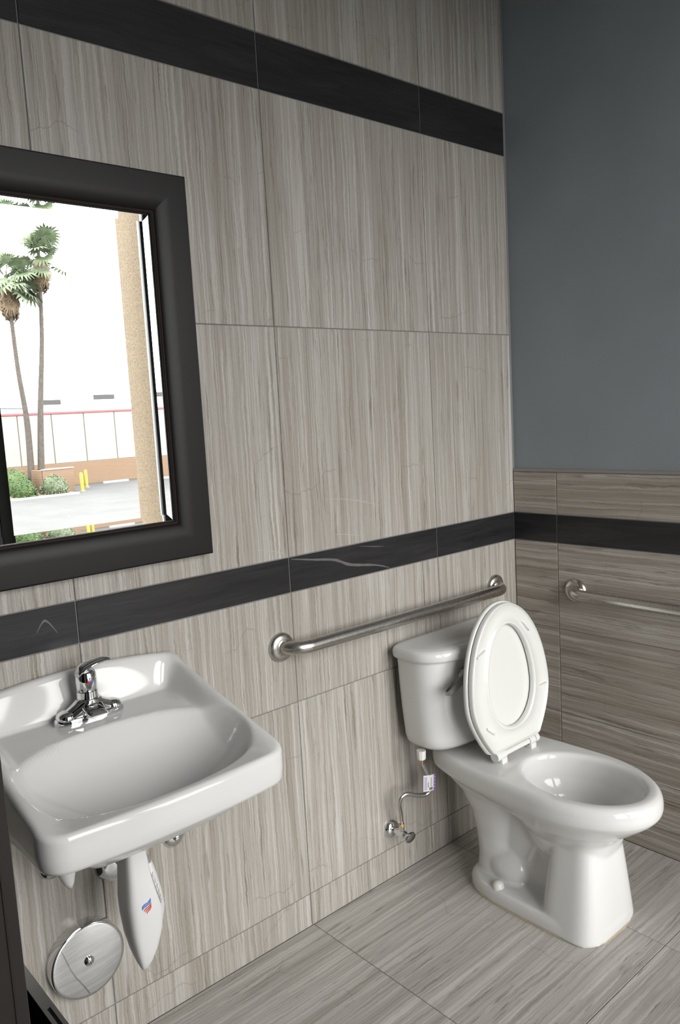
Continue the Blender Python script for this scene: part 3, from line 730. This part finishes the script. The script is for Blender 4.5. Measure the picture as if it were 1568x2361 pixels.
# ------------------------------------------------------------------ door leaf and waste bin at the left
door = tag(thing('door_1', (-2.42, -.52, 0)), 'dark brown door leaf standing open beside the sink', None, None, 'structure')
mk('door_leaf', *bevel_box(-2.90, -1.988, -.545, -.500, .012, 2.10, .004), 'brown', door)
mk('edge_strip', *bevel_box(-2.0095, -2.004, -.5468, -.544, .012, 2.10, .001), 'brown', door)
zb_ = .360; bx1 = -1.853; bx0 = -2.13; by1 = -.055; by0 = -.465
binn = thing('waste_bin', ((bx0 + bx1) / 2, (by0 + by1) / 2, 0), 'open black waste bin with a slotted steel rim behind the brown door', 'bin')
mk('bin_body', *join(box(bx0 + .02, bx1 - .001, by0 + .001, by0 + .020, 0, zb_ - .003), box(bx0 + .02, bx1 - .001, by1 - .02, by1 - .001, 0, zb_ - .003), box(bx0 + .001, bx0 + .020, by0 + .001, by1 - .001, 0, zb_ - .003), box(bx1 - .021, bx1 - .001, by0 + .02, by1 - .02, 0, zb_ - .003), box(bx0 + .02, bx1 - .02, by0 + .02, by1 - .02, 0, .012)), 'black', binn, smooth=False)
sy0, sy1 = -.345, -.238
rw = .0235
mk('rim', *join(box(bx1 - rw, bx1, sy1, by1, zb_ - .003, zb_), box(bx1 - rw, bx1, by0, sy0, zb_ - .003, zb_), box(bx1 - .0085, bx1, sy0, sy1, zb_ - .003, zb_), box(bx1 - rw, bx1 - .0155, sy0, sy1, zb_ - .003, zb_),
    box(bx0, bx0 + rw, by0, by1, zb_ - .003, zb_), box(bx0 + rw, bx1 - rw, by0, by0 + rw, zb_ - .003, zb_), box(bx0 + rw, bx1 - rw, by1 - rw, by1, zb_ - .003, zb_)), 'steel', binn, smooth=False)

# ------------------------------------------------------------------ outside, seen in the mirror
GZ = -3.5
tag(mk('parking_lot', *box(-60, 110, -180, -2.68, GZ - .2, GZ), 'asphalt', smooth=False), kind='structure')
pil = thing('exterior_pillar', (.32, -2.9, GZ), 'beige stucco pillar outside the window reflected in the mirror', 'pillar')
mk('shaft', *bevel_box(.10, .55, -3.11, -2.76, GZ, 5.0, .012), 'stucco', pil)
mk('pillar_base', *bevel_box(.05, .60, -3.16, -2.73, GZ, GZ + .35, .015), 'stucco', pil)
WY = -66.0
bld = thing('warehouse', (27, WY, GZ), 'long cream panelled building with red coping and tan base across the lot', 'building')
jx = 24.45 + 2.88 * -6
for k in range(14):
    x0 = jx + 2.88 * k
    mk('wall_panel', *bevel_box(x0 + .04, x0 + 2.84, WY - .3, WY, -1.50, 2.72, .02, 1), 'panel', bld, smooth=False)
mk('joint_backing', *box(jx, jx + 2.88 * 14, WY - 12, WY - .06, GZ, 2.72), 'panelj', bld, smooth=False)
mk('block_base', *bevel_box(jx, jx + 2.88 * 14, WY - .3, WY + .05, GZ, -1.52, .02, 1), 'brick', bld, smooth=False)
mk('coping', *bevel_box(jx - .1, jx + 2.88 * 14 + .1, WY - .4, WY + .08, 2.72, 2.92, .03, 1), 'redtrim', bld, smooth=False)
for x, w_, z in ((26.3, 1.55, 3.55), (31.4, 1.9, 3.9)):
    ru = mk('rooftop_unit', *bevel_box(x - w_ * .75, x + w_ * .75, WY - 7, WY - 4.5, 2.7, z + .75, .04, 1), 'ceiling', bld, smooth=False)
    mk('louvre', *box(x - w_ * .5, x + w_ * .6, WY - 4.52, WY - 4.42, z + .12, z + .55), 'blackmetal', ru, smooth=False)
mk('roof_pipe', *tube([(22.9, WY - 2, 2.7), (22.9, WY - 2, 3.35), (21.0, WY - 2, 3.42)], .06, 10), 'greymetal', bld)
# trash enclosure, bollards, wheel stop, planting bed
enc = thing('block_enclosure', (21.9, -60, GZ), 'low tan block enclosure beside the palm trunks', 'enclosure')
for a in ((20.6, 23.0, -59.2, -58.95), (20.6, 23.0, -62.4, -62.15), (20.6, 20.85, -62.2, -59.1), (22.75, 23.0, -62.2, -59.1)):
    mk('block_wall', *bevel_box(a[0], a[1], a[2], a[3], GZ, GZ + 1.85, .02, 1), 'brick', enc, smooth=False)
mk('wall_cap', *bevel_box(20.55, 23.05, -59.25, -58.9, GZ + 1.85, GZ + 1.95, .02, 1), 'whiteout', enc, smooth=False)
for x, y, l in ((23.35, -58.4, 'yellow bollard at the front corner of the block enclosure'), (25.2, -61.8, 'yellow bollard standing back toward the cream building')):
    b = thing('bollard', (x, y, GZ), l, 'bollard', 'yellow bollards by the enclosure')
    mk('post', *lathe([(.14, 0), (.14, 1.35), (.11, 1.44), (.04, 1.48)], (x, y, GZ), (0, 0, 1), 20), 'yellow', b)
    mk('footing', *lathe([(.22, 0), (.22, .05), (.18, .07)], (x, y, GZ), (0, 0, 1), 20), 'whiteout', b)
ws = thing('wheel_stop', (29.0, -64.3, GZ), 'white concrete wheel stop at the foot of the cream building', 'wheel stop')
mk('stop_bar', *loft([[(x, -64.3 + a, GZ + b) for a, b in ((-.11, 0), (.11, 0), (.08, .18), (-.08, .18))] for x in (27.8, 30.2)]), 'whiteout', ws, smooth=False)
tag(mk('planting_bed', *bevel_box(10, 20.5, -65.9, -58.6, GZ - .1, GZ + .12, .03, 1), 'soil', smooth=False), kind='structure')
tag(mk('planting_strip', *bevel_box(10, 22.2, -58.9, -56.5, GZ - .1, GZ + .14, .03, 1), 'soil', smooth=False), kind='structure')
tag(mk('kerb', *bevel_box(10, 22.25, -56.5, -56.3, GZ - .1, GZ + .16, .03, 1), 'whiteout', smooth=False), kind='structure')
def shrub(x, y, rx, rz, m, lab):
    t = thing('shrub', (x, y, GZ + .14), lab, 'shrub', 'round shrubs at the palm trunks'); v = []; f = []
    rng = random.Random(int(x * 100))
    for k in range(900):
        a = rng.uniform(0, 2 * pi); c_ = rng.uniform(-.15, 1); s_ = sqrt(max(0, 1 - c_ * c_)); rr = rng.uniform(.82, 1.06)
        p = Vector((x + rx * rr * s_ * cos(a), y + rx * rr * s_ * sin(a), GZ + .2 + max(0, rz * rr * c_)))
        d = Vector((rng.gauss(0, 1), rng.gauss(0, 1), rng.gauss(0, 1))).normalized(); e = d.cross(Vector((.3, .5, .8))).normalized()
        n = len(v); v += [tuple(p - d * .10), tuple(p + e * .05), tuple(p + d * .12), tuple(p - e * .05)]; f.append((n, n + 1, n + 2, n + 3))
    mk('foliage', v, f, m, t, smooth=False)
    mk('leaf_core', *ball((x, y, GZ + .2 + rz * .3), (rx * .86, rx * .86, rz * .62)), m, t)
    for k in range(3): mk('stem', *tube([(x + .1 * k - .1, y, GZ + .1), (x + .3 * k - .3, y, GZ + .5)], .05, 8), 'trunk', t)
shrub(16.4, -59.2, .8, 1.1, 'leaf', 'small green shrub farthest from the block enclosure')
shrub(18.6, -57.6, .88, 1.15, 'leaf', 'round green shrub in front of the leaning palm')
shrub(20.85, -57.65, 1.0, 1.35, 'leaf2', 'pale green shrub against the block enclosure')
shrub(18.9, -60.4, 1.25, 1.9, 'leaf', 'broad green shrub around the palm trunk bases')
# palms
def frond_mesh(name, n=17, seed=1, dead=False):
    rng = random.Random(seed); v, f = [], []
    L = 1.0
    pet = [(0, 0, 0), (.45, 0, .06), (.95, 0, .05)]
    w_ = .02
    for i in range(2):
        a, b = pet[i], pet[i + 1]; k = len(v)
        v += [(a[0], -w_, a[2]), (a[0], w_, a[2]), (b[0], w_, b[2]), (b[0], -w_, b[2])]; f.append((k, k + 1, k + 2, k + 3))
    for i in range(n):
        a = radians(-125 + 250 * i / (n - 1)); l = L * (.8 + .25 * cos(a * .6)) * rng.uniform(.85, 1.05)
        d = Vector((cos(a), sin(a), 0)); e = Vector((-sin(a), cos(a), 0)); o = Vector((.93, 0, .05)); l *= .78; h = .066
        mid = o + d * l * .6 + Vector((0, 0, -.03)); tip = o + d * l + Vector((0, 0, -.22 if not dead else -.35)); k = len(v)
        v += [tuple(o), tuple(mid + e * h + Vector((0, 0, .03))), tuple(tip), tuple(mid - e * h + Vector((0, 0, .03)))]; f.append((k, k + 1, k + 2, k + 3))
    me = bpy.data.meshes.new(name); me.from_pydata(v, [], f); me.update(); return me
fm = frond_mesh('frond'); fm.materials.append(MAT['frond']); fd = frond_mesh('dry_frond', seed=3, dead=True); fd.materials.append(MAT['deadfrond'])
def palm(pts, r0, r1, size, lab, seed):
    rng = random.Random(seed); base = Vector(pts[0]); top = Vector(pts[-1])
    t = thing('fan_palm', base, lab, 'palm tree', 'fan palms across the parking lot')
    c = spline(pts, 10); n = len(c)
    mk('trunk', *tube(c, [r0 + (r1 - r0) * min(1, (i / (n - 1)) ** .6) for i in range(n)], 14), 'trunk', t)
    mk('thatch', *tube([top + Vector((0, 0, -2.1 * size)), top + Vector((0, 0, -1.7 * size)), top + Vector((0, 0, -1.0 * size)), top + Vector((0, 0, -.3))], [r1 * 1.05, .28 * size, .40 * size, .10 * size], 14), 'deadfrond', t)
    for k in range(30):
        o = bpy.data.objects.new('frond', fm); C.objects.link(o); o.parent = t
        el = rng.uniform(-40, 85); az = rng.uniform(0, 360); s_ = size * rng.uniform(.7, 1.4)
        o.location = top - base + Vector((0, 0, rng.uniform(-.7, .1) * size)); o.rotation_euler = (rng.uniform(-.5, .5), -radians(el), radians(az)); o.scale = (s_ * (1 if el > 40 else 1.15), s_, s_)
    for k in range(34):
        o = bpy.data.objects.new('dry_frond', fd); C.objects.link(o); o.parent = t
        el = rng.uniform(-88, -66); az = 360 * k / 34 + rng.uniform(-8, 8); s_ = size * rng.uniform(.85, 1.2)
        o.location = top - base + Vector((.12 * cos(radians(az)), .12 * sin(radians(az)), rng.uniform(-1.0, -.2) * size)); o.rotation_euler = (0, -radians(el), radians(az)); o.scale = (s_, s_ * .7, s_)
palm([(21.35, -61.6, GZ + .1), (21.8, -61.3, 3.0), (22.4, -61, 9.0), (22.75, -61, 15.2)], .32, .13, 1.22, 'upright tall fan palm nearer the stucco pillar', 5)
palm([(20.7, -61.8, GZ + .1), (20.65, -61.3, 2.0), (20.25, -61, 6.5), (20.1, -61, 13.2)], .32, .13, 1.30, 'leaning fan palm with a thick dry skirt', 11)
